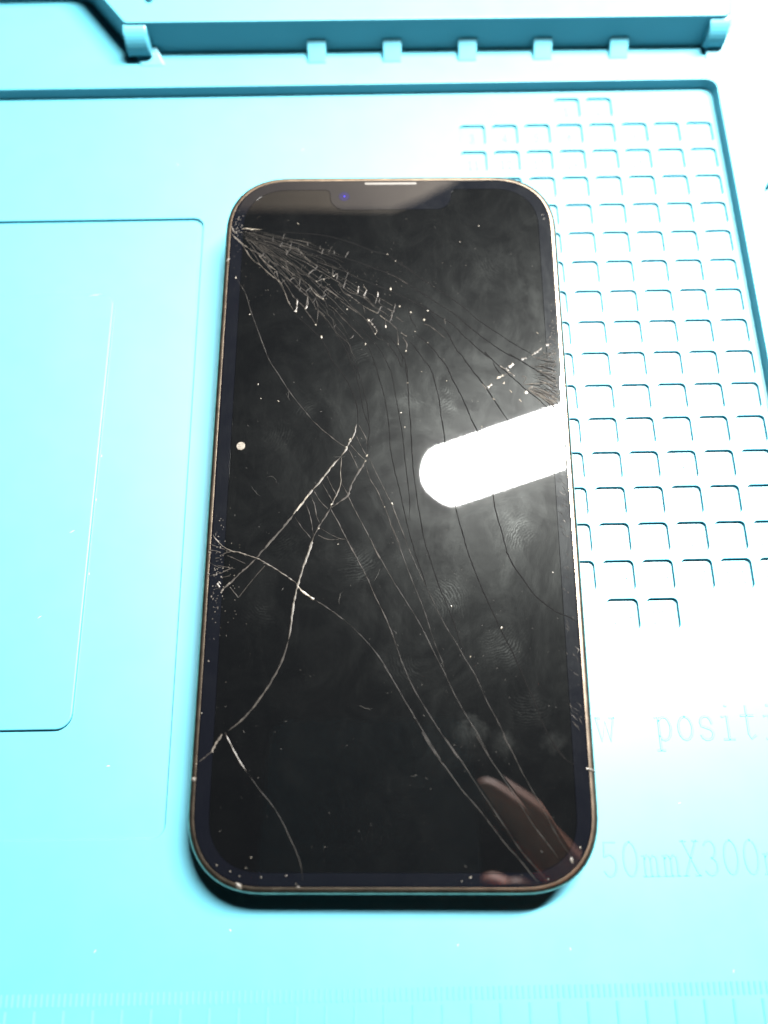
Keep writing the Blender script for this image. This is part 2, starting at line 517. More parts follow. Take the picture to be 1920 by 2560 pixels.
# stroke letters (unit box: x 0..1, y 0..1, descenders below 0)
def arc(cx, cy, rx, ry, a0, a1, n=9):
    return [(cx + rx * math.cos(math.radians(a0 + (a1 - a0) * k / n)), cy + ry * math.sin(math.radians(a0 + (a1 - a0) * k / n))) for k in range(n + 1)]
FONT = {
 '0': [arc(.5, .5, .4, .5, 90, 450, 16)],
 '1': [[(.2, .8), (.5, 1), (.5, 0)], [(.25, 0), (.75, 0)]],
 '2': [arc(.5, .7, .36, .3, 170, -20, 8) + [(.12, .02), (.9, 0)]],
 '3': [arc(.46, .74, .34, .26, 150, -80, 8), arc(.46, .25, .38, .26, 80, -150, 8)],
 '4': [[(.7, 0), (.7, 1), (.08, .3), (.95, .3)]],
 '5': [[(.85, 1), (.2, 1), (.16, .56)] + arc(.46, .32, .38, .32, 120, -150, 9)],
 '6': [[(.78, .95)] + arc(.5, .3, .36, .3, 150, 510, 12)],
 '7': [[(.1, 1), (.9, 1), (.4, 0)]],
 '8': [arc(.5, .75, .3, .25, -90, 270, 12), arc(.5, .25, .37, .25, 90, 450, 12)],
 '9': [arc(.5, .68, .36, .32, 330, -30, 12) + [(.7, .3), (.4, 0)]],
 'w': [[(.02, .6), (.27, 0), (.5, .52), (.73, 0), (.98, .6)], [(0, .6), (.22, .6)], [(.78, .6), (1, .6)]],
 'p': [[(.05, .58), (.22, .6), (.22, -.25)], [(.06, -.25), (.42, -.25)], [(.22, .5)] + arc(.5, .3, .36, .3, 120, -140, 10)],
 'o': [arc(.5, .3, .38, .3, 90, 450, 14)],
 's': [[(.8, .42)] + arc(.48, .44, .3, .16, 20, 215, 6) + arc(.5, .14, .33, .15, 50, -170, 7)],
 'i': [[(.25, .58), (.52, .6), (.52, 0)], [(.25, 0), (.8, 0)], [(.47, .86), (.55, .86)]],
 't': [[(.45, .85), (.45, .12), (.58, 0), (.8, .08)], [(.15, .6), (.8, .6)]],
 'n': [[(.08, .58), (.22, .6), (.22, 0)], [(.22, .48), (.45, .6), (.72, .56), (.78, .4), (.78, 0)], [(.08, 0), (.36, 0)], [(.64, 0), (.94, 0)]],
 'm': [[(.04, .58), (.14, .6), (.14, 0)], [(.14, .5), (.3, .6), (.46, .54), (.5, .4), (.5, 0)], [(.5, .5), (.66, .6), (.82, .54), (.86, .4), (.86, 0)], [(.02, 0), (.26, 0)], [(.4, 0), (.6, 0)], [(.76, 0), (.98, 0)]],
 'X': [[(.1, 1), (.9, 0)], [(.88, 1), (.12, 0)], [(0, 1), (.28, 1)], [(.72, 1), (1, 1)], [(0, 0), (.28, 0)], [(.72, 0), (1, 0)]],
}
def text(mb, s, x, y, pitch, wd, ht, z, stroke, h):
    for i, ch in enumerate(s):
        for st in FONT.get(ch, []):
            box_strip(mb, [(x + i * pitch + a * wd, y + bb * ht) for a, bb in st], stroke, h, z, stroke * .25)

pocket_holes = []
for x0, y0, num in cells:
    o = bpy.data.objects.new('pocket', pocket_mesh); C.objects.link(o)
    o.parent = mat; o.location = (x0 * S, y0 * S, 0)
    pocket_holes.append([(x0 + a, y0 + bb) for a, bb in po])
    t = MB(); s_ = str(num)
    text(t, s_, PW / 2 - .8 * len(s_) + .1, 1.35, 1.6, 1.25, 2.5, -PD, .26, .09)
    nm = t.build('numeral', M_MAT, o)

# outer rim of the mat, the big recess, the left tray with its pad
base = MB()
MX0, MX1, MY0, MY1 = -300, 128, -150, 166
mouter = rrect(MX0, MY0, MX1, MY1, 6, 5)
to, ti = step(base, mouter, -8, HF, .6)
REC = rrect(-284, -128, 82.55, 109.25, 2.6, 6)
ro, ri = step(base, REC, HF, 0, .28, .25)
well = [(95.2 + 6.2 * math.cos(2 * math.pi * k / 28), 73.7 + 6.2 * math.sin(2 * math.pi * k / 28)) for k in range(28)]
TRAY = rrect(-230, -64.3, -42.9, 72.6, 2.4, 6)
tr = MB()
tro, tri = step(tr, TRAY, 0, -.8, .16, .1)
PAD = rrect(-230 + 22, -44.6, -62.2, 52.0, 3.0, 6)
pd = MB()
pdo, pdi = step(pd, PAD, -.8, .0, .28, .08)
cap(pd, pdi, .0)
flat(tr, tri, [pdo], -.8)
wl = MB()
wo, wi = step(wl, well, HF, -.5, .3)
cap(wl, wi, -.5)
# ruler: low moulded marks with one gentle flank; 5 mm marks as parts, the fine millimetre ones as one part
def ruler_bar(mb, x, y0, y1, w_, h_):
    sec = ((-.40 * w_, -.02), (-.30 * w_, h_), (-.16 * w_, h_ * .97), (.6 * w_, -.02))
    n_ = len(sec)
    vs = [(x + a, y, z) for y in (y0, y1) for a, z in sec]
    fs = [(k, n_ + k, n_ + k + 1, k + 1) for k in range(n_ - 1)] + [tuple(range(n_)), tuple(reversed(range(n_, 2 * n_)))]
    mb.add(vs, fs)
mk = MB(); ruler_bar(mk, 0, -7.2, 0, .56, .17)
mark_mesh = mk.mesh('ruler_mark', M_MAT, weld=True)
tk = MB()
for i in range(-14, 128):
    xx = -58.4655 + 5.04 * i / 5
    ruler_bar(tk, xx, -91.3, -89.3, .5, .13)
    if i % 5 == 0:
        o = bpy.data.objects.new('ruler_mark', mark_mesh); C.objects.link(o); o.parent = mat
        o.location = (xx * S, -91.9 * S, 0)
tag(tk.build('ruler_ticks', M_MAT, mat, weld=True), kind='stuff')
flat(base, ri, [tro] + pocket_holes, 0)

# raised platform along the far edge (front edge, then a slanting left edge)
HP = 12.0
plat = [(-62.3, 120.3), (84.3, 119.7), (92, 160), (-160, 160), (-160, 138.3), (-75.4, 138.3)]
plat = round_poly(plat, [.8, 1.5, 4, 4, 3, 3], 5)
pl = MB()
plo, pli = step(pl, plat, HF, HP, .35)
cap(pl, pli, HP)
flat(base, ti, [ro, wo, plo], HF)
base.build('base', M_MAT, mat, weld=True)
tr.build('tray', M_MAT, mat, weld=True)
pd.build('raised_pad', M_MAT, mat, weld=True)
wl.build('round_well', M_MAT, mat, weld=True)
pl.build('platform', M_MAT, mat, weld=True)

def extrude_profile(mb, prof, x0, x1, bev=.35, skew=0.0):
    """prof: list of (y, z) front-to-back, extruded along x with bevelled sides; skew shifts x with y"""
    n = len(prof)
    cy = sum(p[0] for p in prof) / n; cz = sum(p[1] for p in prof) / n
    def lv(x, ins):
        out = []
        for y, z in prof:
            yy = y + (ins if y < cy else -ins) * .6
            zz = z - (ins if z > HF + .2 else 0)
            out.append((x + skew * (y - 120.3), yy, zz))
        return out
    L = [lv(x0, bev), lv(x0 + bev * .3, bev * .3), lv(x0 + bev, 0), lv(x1 - bev, 0), lv(x1 - bev * .3, bev * .3), lv(x1, bev)]
    vs = [p for l in L for p in l]; fs = []
    for k in range(len(L) - 1):
        for i in range(n):
            j = (i + 1) % n
            fs.append((k * n + i, k * n + j, (k + 1) * n + j, (k + 1) * n + i))
    fs += [tuple(reversed(range(n))), tuple((len(L) - 1) * n + i for i in range(n))]
    mb.add(vs, fs)

# wedge ribs in front of the platform wall
rib_prof = [(115.9, HF - .3), (116.1, HF + .2), (117.5, HF + 1.4), (119.0, HF + 2.7), (120.2, HF + 3.7), (120.6, HF + 4.0), (121, HF + 4.2), (121, HF - .3)]
rb = MB(); extrude_profile(rb, rib_prof, -2.3, 2.3)
rib_mesh = rb.mesh('rib', M_MAT, weld=True)
for x in (-16.25, 2.55, 21.3, 40.1, 59.1):
    o = bpy.data.objects.new('rib', rib_mesh); C.objects.link(o); o.parent = mat; o.location = (x * S, 0, 0)
# low ramps at both ends of the row, each with a rounded lug above it
ramp_prof = [(115.4, HF - .3), (115.6, HF + .15), (117.6, HF + 1.2), (119.6, HF + 2.1), (120.9, HF + 2.3), (121.0, HF - .3)]
eb = MB(); extrude_profile(eb, ramp_prof, 81.0, 90.0, .4); eb.build('end_ramp', M_MAT, mat, weld=True)
eb = MB(); extrude_profile(eb, [(y + .5, z) for y, z in ramp_prof], -62.2, -56.2, .4, -.45); eb.build('end_ramp', M_MAT, mat, weld=True)
lug_prof = [(117.6, HF + 1.6), (117.3, HF + 2.2)] + [(121.0 - 3.8 * math.cos(math.radians(a)), HF + 2.6 + 5.6 * math.sin(math.radians(a))) for a in (8, 18, 28, 38, 48, 58, 68, 78, 88)] + [(121.2, HF + 8.2), (121.2, HF + 1.6)]
lg = MB(); extrude_profile(lg, lug_prof, 80.0, 85.0, .5); lg.build('lug', M_MAT, mat, weld=True)
lg = MB(); extrude_profile(lg, lug_prof, -63.0, -57.2, .5); lg.build('lug', M_MAT, mat, weld=True)

# moulded bars on the platform, just entering the frame at the top
for x, y0 in ((-56.5, 126.6), (70.0, 127.3), (83.5, 127.3)):
    q = MB(); lp = rrect(x - .8, y0, x + .8, y0 + 9, .6, 4)
    a_, b_ = step(q, lp, HP, HP + 1.0, .2); cap(q, b_, HP + 1.0)
    q.build('moulded_bar', M_MAT, mat, weld=True)

# lettering
t = MB(); text(t, 'w', 38.2, -48.6, 4.05, 3.5, 7.2, 0, .42, .085); text(t, 'position', 50.0 - .6, -48.6, 4.05, 3.5, 7.2, 0, .42, .085)
t.build('lettering', M_MAT, mat)
t = MB(); text(t, '50mmX300mm', 36.9, -72.2, 3.67, 3.1, 5.8, 0, .36, .08)
t.build('lettering', M_MAT, mat)

# ------------------------------------------------------------------ the phone
phone = bpy.data.objects.new('phone', None); C.objects.link(phone)
phone.empty_display_size = .01
mw = Matrix(((ex.x, ey.x, ez.x, 0), (ex.y, ey.y, ez.y, 0), (ex.z, ey.z, ez.z, 0), (0, 0, 0, 1)))
PB = PO - ez * PH
phone.matrix_world = Matrix.Translation(PB * S) @ mw
tag(phone, 'black smartphone lying face up on the turquoise mat, its screen shattered by long cracks', 'phone')

W2, H2, RC, EE = 36.38, 73.95, 14.4, 2.35
def outline(d, rc=None):
    return rrect(-W2 + d, -H2 + d, W2 - d, H2 - d, (rc or RC) - d, 14, EE)
ZG = PH                    # top of the cover glass
fr = MB()
rings(fr, [(outline(3.2), 0.0), (outline(1.3), .05), (outline(.45), .35), (outline(.06), 1.0), (outline(0), 1.6), (outline(0), PH - 1.35),
           (outline(.05), PH - .95), (outline(.2), PH - .55), (outline(.5), PH - .25), (outline(.85), PH - .10), (outline(1.28), PH - .12), (outline(1.34), PH - .5), (outline(1.7), PH - .5)])
fr.build('frame', M_FRAME, phone, auto=40)
bk = MB(); cap(bk, outline(3.2), 0.0, up=False); bk.build('back_cover', M_BACK, phone)
ib = MB(); cap(ib, outline(1.7), PH - .5); ib.build('chassis', M_INNER, phone)
# camera bump under the far end, on which the phone leans
cb = MB(); lp = rrect(2, 38, 31, 68, 8, 6)
rings(cb, [(lp, .3), (lp, -1.6), (offset(lp, -.8), -2.4)]); cap(cb, offset(lp, -.8), -2.4, up=False); cb.build('camera_bump', M_BACK, phone)

# screen outline with its notch, and the border glass around it
DX, DT, DB = 32.35, 70.15, -70.35
def display(d):
    base_ = rrect(-DX + d, DB + d, DX - d, DT - d, 9.5 - d, 10, 2.2)
    tr_ = base_[:11]; rest = base_[11:]
    nx, ny = 13.4 + d, 64.9 - d
    notch = []
    for s_ in (1, -1):
        seg = []
        for k in range(5):
            a = math.radians(90 * k / 4)
            seg.append((nx + 1.2 - 1.2 * math.sin(a), DT - d - 1.2 + 1.2 * math.cos(a)))
        for k in range(7):
            a = math.radians(90 * k / 6)
            seg.append((nx - 3.4 + 3.4 * math.cos(a), ny + 3.4 - 3.4 * math.sin(a)))
        if s_ == 1: notch += seg
        else: notch += [(-x, y) for x, y in reversed(seg)]
    return tr_ + notch + rest
scr = MB()
d0, d1 = display(.05), display(.02)
rings(scr, [(d1, ZG - .16), (d1, ZG - .04), (d0, ZG)]); flat(scr, d0, [], ZG)
screen = scr.build('screen', M_SCREEN, phone, weld=True)
brd = MB()
g0, g1, g2 = outline(1.36), outline(1.42), outline(1.7)
h0, h1 = display(-.01), display(-.04)
rings(brd, [(g0, ZG - .3), (g0, ZG - .12), (g1, ZG - .03), (g2, ZG)])
flat(brd, g2, [h1], ZG)
rings(brd, [(h1, ZG), (h0, ZG - .05), (h0, ZG - .16)])
brd.build('screen_border', M_BORDER, phone, weld=True)

# earpiece slit and front camera
sl = MB(); lp = rrect(-5.8, 71.45, 5.8, 72.05, .28, 4)
a_, b_ = step(sl, lp, ZG, ZG + .04, .03); cap(sl, b_, ZG + .04); sl.build('speaker_slit', M_SLIT, phone, weld=True)
def disc(mb, x, y, r, z, n=20, h=.02):
    lp = [(x + r * math.cos(2 * math.pi * k / n), y + r * math.sin(2 * math.pi * k / n)) for k in range(n)]
    rings(mb, [(lp, z), (offset(lp, -h), z + h)]); cap(mb, offset(lp, -h), z + h)
fc = MB(); disc(fc, -10.3, 68.4, 1.15, ZG); lens = fc.build('front_camera', M_LENS, phone)
fd = MB(); disc(fd, -10.25, 68.45, .17, ZG + .02, 10, .01); fd.build('lens_glint', M_LENSGLINT, lens)

# cracks
TRACES = [
('s',0.14,[-33.34,47.82,-31.21,44.26,-29.7,39.58,-28.53,36.4,-26.52,31,-25.39,28.19,-23.59,25.24,-20.69,20.57,-17.6,16.52,-15.82,14.24]),
('m',0.15,[-15.95,14.38,-14.32,12.78,-12.83,11.46,-10.85,9.75,-8.77,8.31]),
('d',0.18,[-20.73,39.23,-18.36,36.91,-14.97,33.47,-14.19,32.33,-12.61,28.95,-13.2,29.9,-12.41,28.22,-10.62,25.72,-8.83,22.69,-7.56,19.69,-6.91,16.73,-6.71,13.54]),
('d',0.15,[-13.95,37.45,-11.87,34.92,-10.41,32.41,-9.16,29.71,-8.13,26.81,-9.3,29.88,-8.39,27.64,-7.36,24.87,-6.59,21.86,-6.07,18.87,-5.56,16.19,-4.81,14.06,-4.44,12.47]),
('d',0.15,[-12.94,37.67,-11.26,35.14,-9.81,32.41,-8.56,29.71,-7.32,26.36,-7.38,26.8,-6.36,23.77,-5.59,20.76,-4.96,18.06,-4.57,14.59,-4.43,12.21,-4.67,9.85,-4.89,6.74]),
('d',0.15,[-11.95,39.74,-9.47,37.42,-7.41,34.89,-5.77,32.61,-4.54,30.58,-3.73,28.34,-3.53,26.78,-3.39,27.34,-2.38,23.47,-1.51,20.2,-0.9,16.7,-0.41,12.45,-0.18,8.27,0.53,4.15,1.23,1.09,1.73,-1.21,2.45,-4.84,3.27,-8.68,4.33,-12.71,4.76,-14.3,6,-18.02,6.74,-20.65]),
('d',0.15,[-8.67,39.03,-6.81,36.49,-5.37,34.2,-3.14,31.69,-1.73,29.44,-0.53,26.54,0.08,25.03,0.71,21.04,1.33,17.39,1.82,14.07,2.31,10.51,2.66,6.45,3.12,1.67,3.57,-2.78,3.41,-6.64]),
('d',0.17,[-5.8,37.86,-3.76,34.87,-1.93,33.72,-0.12,31,1.28,28.76,2.27,26.31,2.44,29.05,3.2,26.45,3.43,23.01,3.53,20.18,3.75,15.99,3.96,11.86,4.16,6.45,4.49,2.45,4.94,-1.48,5.62,-6.65,6.52,-11.72,7.11,-13.5,8.08,-16.97,9.3,-20.66,10.51,-23.78,11.71,-27.12,12.63,-30.41,13.55,-33.42]),
('d',0.15,[-0.52,33.71,1.09,31.44,2.09,29.42,2.88,27.86,3.06,26.19,2.93,25.87,3.38,23.44]),
('d',0.18,[3.92,32.33,5.51,30.07,6.88,27.83,8.05,26.16,8.73,24.12,9.33,21.28,9.79,18.75,10.11,15.41,10.65,11.29,10.85,8.71,11.7,2.42,12.54,-3.85,13.19,-7.19,14.06,-10.74,14.66,-13.25,15.84,-16.73,17.02,-20.15,18.43,-23.54,20.05,-27.39,21.44,-30.43,22.81,-33.43,24.13,-36.9,25.24,-39.58,26.11,-41.76,26.94,-44.4,28.01,-47.01,29.33,-49.35,31.12,-51.66,28.87,-48.97,30.66,-51.3,32.5,-52.57]),
('d',0.2,[5.15,34.13,7.15,32.31,8.73,30.5,10.29,28.26,11.64,26.14,12.6,23.53,13.94,20.69,15.37,17.05,16.54,13.72,17.83,10.71,19,4.78,20,-1.54,20.36,-4.91,21.19,-8.48,22.2,-13.24,22.19,-13.28,23.37,-15.95,25.04,-18.6,26.95,-21.48,29.13,-23.56,31.32,-25.11,33.3,-25.89,34.75,-26.91]),
('d',0.15,[3.59,41.04,4.18,37.8,5.57,35.04]),
('d',0.22,[8.27,39.15,9.65,36.84,11.63,34.55,13.53,30.47,14.68,28.98,16.41,26.08,18.39,23.22,19.85,20.94,21.52,17.85,24.12,13.27]),
('d',0.2,[-34.81,58.13,-27.63,57.15,-19.65,54.65,-14.37,52.79,-11.73,51.56,-8.79,48.42,-5.46,46.85,-2.14,45.29,0.33,44.1,3.4,42.44,7.47,40.08,10.08,38.22,12.74,36.43,14.95,33.86,17.63,31.02,21.02,27.85,19.4,29.82,21.39,27.5,23.38,25.47,25.6,23.18,27.8,20.9,30,18.93,31.92,16.83]),
('d',0.2,[-34.82,58.44,-28.99,57.93,-22.33,56.19,-15.71,54.32,-10.45,52.76,-5.89,51.04,-3.19,49.81,-0.49,48.6,3.64,45.96,8.12,42.64,10.54,40.76,13.73,38.43,16.27,35.84,19.7,32.7,23.59,29.58,26.76,27.81,24.58,29.21,27.1,27.46,29.6,25.72,32.8,23.14]),
('d',0.17,[-27.21,59.61,-19.78,58.94,-14.48,58.28,-9.19,56.71,-3.92,54.23,-0.78,53.3,1.04,51.77,4.92,49.05,1,51.77,3.72,49.65,7.05,46.95,10.61,44.27,14.89,40.74,18.34,37.26,22.03,34.38,25.69,31.53,29.33,29.13]),
('m',0.12,[-0.49,48.6,1.58,47.51,3.64,45.96]),
('l',0.34,[-7.01,13.54,-7.47,11.43,-8.31,9.87,-9.01,8.31,-9.96,6.76]),
('l',0.3,[-9.84,6.89,-11.73,4.71,-13.13,2.67,-14.06,1.4,-15.69,-0.61]),
('l',0.36,[-15.57,-0.48,-17.52,-3.11,-19.23,-5.46]),
('b',0.3,[-16.38,-1.49,-17.52,-3.11,-18.66,-4.72]),
('m',0.34,[-19.11,-5.34,-20.47,-7.3,-22.04,-9.26,-23.83,-11.44,-25.39,-13.36,-26.04,-14.32]),
('m',0.3,[-26.04,-14.32,-27.43,-15.78,-28.87,-17.06,-30.29,-18.59,-31.48,-19.73,-32.66,-20.74]),
('l',0.2,[-34.84,-9.52,-33.74,-10.96,-32.41,-12.14,-30.85,-12.93,-29.32,-13.19,-27.52,-13.85,-26.04,-14.32,-24.71,-15.02,-22.39,-16.44,-19.83,-18.11,-18.17,-19.38]),
('b',0.3,[-18.17,-19.38,-17.26,-20.65,-15.11,-22.17,-14.73,-22.47]),
('m',0.15,[-14.73,-22.47,-12.73,-23.67,-10.23,-25.42,-7.75,-27.4]),
('s',0.15,[-7.75,-27.4,-5.53,-29.61,-3.57,-31.8,-1.63,-34.45,0.05,-37.3,-1.49,-34.89,0.5,-38.09,2.46,-41.49,4.64,-45.09,6.79,-48.64,8.67,-51.65,5.35,-46.83,7.49,-50.36,9.84,-53.37,12.16,-56.57,15.15,-59.96,17.42,-62.85,19.65,-65.71,21.88,-68.11,23.64,-70.26,25.16,-72.08]),
('m',0.3,[-5.01,5.96,-5.95,4.17,-7.14,2.14,-8.07,0.12,-8.64,-1.64,-10.4,-3.13,-11.34,-3.88]),
('l',0.2,[-9.95,6.5,-10.14,3.17,-9.99,1.14,-10.67,-1.13,-11.59,-3.13,-12.04,-4.37]),
('m',0.3,[-12.04,-4.37,-13.18,-6.34,-14.32,-8.3,-15.21,-10.25]),
('l',0.34,[-15.21,-10.25,-15.86,-12.18,-15.39,-11.15,-16.21,-13.75,-17.13,-16.58,-17.8,-19.13,-18.24,-21.15,-18.66,-23.41,-18.93,-26.64,-19.3,-30.07]),
('m',0.3,[-19.3,-30.07,-20.05,-32.97,-21.16,-35.61,-22.96,-38.93,-25.21,-42.2,-27.46,-44.74,-29.74,-46.58]),
('l',0.34,[-30.86,-47.16,-31.75,-48.69,-32.51,-50.22]),
('m',0.2,[-32.51,-50.22,-33.55,-51.03,-34.71,-51.96]),
('l',0.26,[-30.26,-46.92,-29.3,-48.69,-27.69,-51.5,-26.13,-53.59]),
('s',0.13,[-26.13,-53.59,-23.57,-56.79,-21.31,-59.28,-19.55,-61.75,-18.02,-64.63,-16.52,-67.48,-15.74,-69.86,-15.58,-71.58]),
('m',0.14,[-9.99,1.14,-8.77,-1.14,-8.28,-2.39,-6.82,-5.38,-5.39,-8.09,-3.97,-11.01,-2.33,-14.5,-4.16,-10.4,-2.39,-14.05,-0.39,-17.65,1.56,-21.2]),
('s',0.14,[1.56,-21.2,0.83,-19.85,3.12,-23.5,5.36,-27.36,6.84,-30.4,8.29,-33.41,9.73,-36.38,11.38,-40.05,13.49,-43.91,15.58,-47.47,17.38,-51.21,15.1,-47.31,17.38,-51.29,19.88,-54.98,22.33,-58.83,24.52,-62.41,26.71,-65.27,28.66,-67.89]),
('m',0.15,[-13.82,1.15,-12.58,-1.12,-11.34,-3.63,-11.92,-4.37,-10.58,-6.84,-9.61,-8.81,-8.64,-10.76,-7.69,-12.69,-6.5,-14.61,-8.71,-10.65,-6.65,-14.55,-4.87,-17.89,-3.36,-21.44,-1.88,-24.44,-0.17,-28.4,1.04,-31.8]),
('s',0.14,[1.04,-31.8,-0.22,-28.37,1.28,-32.65,2.51,-35.88,4.21,-39.56,6.38,-43.18,9,-47.23,11.82,-51.44,9.48,-47.78,12.29,-51.75,14.82,-55.66,17.54,-59.73,19.77,-63.07,21.97,-66.37,24.17,-68.97,26.58,-71.55]),
('m',0.14,[-4.53,6.48,-3.31,3.65,-2.11,1.1,-1.04,-1.17,0.03,-3.42,1.2,-6.64,-0,-3.28,0.97,-6.12,2.17,-9.18,3.12,-12.21]),
('s',0.13,[3.12,-12.21,3.72,-13.49,5.24,-17.23,6.99,-20.91,8.71,-24.81,10.41,-28.13,12.11,-30.92,13.54,-33.67,15.44,-36.88,17.27,-41.27,19.32,-45.34,21.09,-49.35,22.2,-51.65,19.97,-47.32,21.53,-50.36,23.28,-54.06,25.25,-57.71,26.97,-60.85,28.23,-63.51,29.93,-66.36,31.87,-68.75]),
('m',0.13,[-5.12,4.68,-4.26,1.87,-2.82,-0.66,-1.87,-2.91,-0.69,-5.89,0.25,-8.84,1.61,-11.76,-0.26,-7.4,0.95,-10.7]),
('s',0.13,[0.95,-10.7,0.75,-9.97,1.9,-13.22,2.92,-16.16,4.18,-19.6,5.42,-22.73,6.65,-26.34,7.37,-28.89,8.32,-31.66,9.28,-34.16,9.74,-35.89]),
('m',0.14,[-6.52,13.27,-5.28,10.9,-4.9,9.33]),
('m',0.14,[-6.98,10.91,-5.99,8.56,-4.77,6.48]),
('m',0.14,[-8.18,9.08,-6.46,7,-5.12,5.71]),
('m',0.14,[-8.53,8.05,-7.41,5.72,-6.43,3.41]),
('m',0.14,[-12.77,2.41,-11.89,0.38,-10.91,-1.38]),
('m',0.14,[-15.21,-0.86,-13.97,-2.87,-12.51,-4.37]),
('m',0.14,[-15.9,-1.61,-15.14,-3.61,-14.6,-6.09,-13.86,-7.57]),
('m',0.14,[-16.8,-3.36,-16.03,-5.59,-15.5,-8.05,-15.21,-10.01]),
('m',0.14,[-18.85,-6.08,-17.62,-8.05,-16.16,-9.76,-15.31,-10.98]),
('m',0.14,[-13.84,-8.43,-11.94,-9.53,-10.29,-10.39,-8.65,-10.64]),
('m',0.14,[-14.28,-9.77,-12.39,-10.62,-10.28,-10.63]),
('l',0.3,[-35.01,60.87,-34.52,59.68,-33.72,58.98]),
('b',0.24,[-32.76,60.16,-31.58,60.25,-30.55,60.04,-28.01,59.98]),
('l',0.28,[-34.9,58.89,-34.18,58.09,-32.58,56.51,-30.65,54.93]),
('m',0.16,[-30.65,54.93,-28.58,53.75,-26.85,52.67]),
('l',0.16,[-33.47,57.5,-32.02,55.53,-30.74,53.38,-29.5,51.82,-28.29,51.04,-27.06,49.68,-25.68,48.34,-23.78,46.61,-22.89,44.71,-21.98,42.27,-20.75,39.84]),
('m',0.14,[-30.65,54.93,-29.21,52.98,-28.29,51.04]),
('l',0.2,[-28.56,53.36,-26.97,51.41,-24.9,49.67]),
('m',0.16,[-24.9,49.67,-23.35,48.51,-21.64,46.98,-19.93,45.26,-18.4,43.74,-17.72,43.17]),
('m',0.15,[-28.4,53.55,-26.5,52.18,-24.45,51.01,-22.74,50.04,-21.03,48.69,-19.5,47.53,-17.64,46,-16.28,44.67,-15.09,43.16,-14.08,42.03]),
('m',0.14,[-28.18,56.09,-26.27,54.7,-24.01,52.74,-21.96,51.57,-19.74,50.02,-18.03,48.47,-15.99,46.56,-13.97,45.03,-11.97,43.51,-9.99,42]),
('m',0.16,[-24.72,49.48,-23.78,46.61,-22.81,47.17]),
('m',0.15,[-23.85,48.32,-22.96,46.79,-21.74,44.89,-20.86,43.2,-20.01,42.44]),
('l',0.3,[-20.01,42.44,-19.95,40.58,-20.41,39.47]),
('m',0.14,[-19.49,41.69,-18.3,40.38]),
('l',0.28,[-17.72,42.99,-17.67,41.31,-18.13,40.01]),
('l',0.18,[-17.64,46,-16.26,43.92,-14.25,42.22]),
('m',0.13,[-24.51,52.75,-22.8,51.77,-20.75,50.41,-19.71,48.87,-17.69,48.09,-15.83,46.75]),
('m',0.15,[-23.62,55.86,-22.09,55.45,-19.88,54.46,-17.8,52.12,-16.09,50.76,-13.06,48.82]),
('m',0.12,[-24.01,57.23,-21.29,56.62,-18.73,55.62,-16.18,54.43,-12.8,52.86,-10.12,51.49]),
('m',0.12,[-27.71,57.06,-24.64,56.06,-21.24,55.06]),
('m',0.13,[-15.95,51.72,-13.59,50.74,-11.24,49.76]),
('m',0.12,[-21.21,54.08,-19.17,53.1,-17.11,51.15]),
('m',0.12,[-26.4,58.04,-23.01,57.62,-19.62,57,-16.23,56.19]),
('m',0.12,[-31.45,57.48,-28.71,56.68,-26.32,55.88]),
('m',0.12,[-28.66,55.5,-27.25,54.13,-25.2,53.14,-24.16,52.36]),
('m',0.12,[-32.47,57.69,-30.4,56.89,-27.64,55.3,-25.89,53.73]),
('m',0.14,[-22.21,54.09,-22.91,54.87,-22.37,53.7]),
('m',0.12,[-20.22,54.66,-19.36,54.07,-19.68,53.49]),
('m',0.14,[-19.5,47.53,-19.62,46.01]),
('m',0.12,[-22.8,51.77,-22.06,49.65,-20.69,48.49]),
('m',0.2,[-12.55,49.88,-12.51,47.97]),
('m',0.2,[-12.51,47.97,-11.49,48.67,-11.67,47.25]),
('m',0.2,[-16.01,46.8,-14.37,47.5,-13.34,47.73]),
('m',0.22,[-9.6,47.23,-10.19,45.11]),
('m',0.2,[-11.25,46.77,-10.61,45.35]),
('l',0.24,[-6.89,45.56,-7.08,43.91]),
('l',0.22,[-5.86,45.55,-5.24,44.6,-5.84,43.2]),
('m',0.16,[-5.84,43.2,-4.81,42.49]),
('l',0.26,[-2.76,44.12,-2.86,42.94]),
('m',0.18,[-2.96,42.71,-3.37,41.31]),
('m',0.2,[-2.14,40.61,-2.75,38.99]),
('l',0.17,[-2.75,38.95,-4.59,39.93,-6.03,40.87]),
('m',0.16,[-6.03,40.87,-7.06,41.8,-8.72,43.22,-10.39,44.4]),
('m',0.2,[-0.71,40.14,0.31,39.43]),
('m',0.22,[0.93,41.05,0.52,39.2]),
('m',0.24,[0.31,39.2,0.1,37.82,-0.31,36.9]),
('l',0.16,[-2.34,38.53,-1.32,37.6]),
('m',0.15,[-1.32,37.6,-0.1,36.67,1.31,35.07]),
('l',0.17,[2.12,34.27,3.32,33.46]),
('m',0.16,[-12.02,43.24,-9.93,41.36,-7.86,39.72,-6.01,38.32]),
('l',0.3,[-4.99,37.62,-4.37,36.93,-3.76,36.24]),
('l',0.22,[-3.76,36.24,-3.35,35.55,-2.94,34.64,-3.35,33.96]),
('m',0.16,[-16.36,43.97,-15.1,43.26,-14.04,41.85]),
('m',0.18,[-17.77,43.04,-18.1,40.02]),
('m',0.14,[-17.34,42.34,-16.11,42.33,-15.44,40,-15.66,36.54]),
('m',0.13,[-15.22,39.53,-13.97,38.37]),
('m',0.14,[-13.41,41.15,-11.96,39.98,-10.29,37.89,-8.23,35.58,-5.57,32.61]),
('m',0.14,[-1.12,37.37,-1.12,35.99]),
('m',0.12,[1.31,35.07,1.6,31.67]),
('m',0.16,[2.51,33.24,3.31,31.66,3.1,30.09]),
('m',0.15,[1.12,38.04,2.54,36.89]),
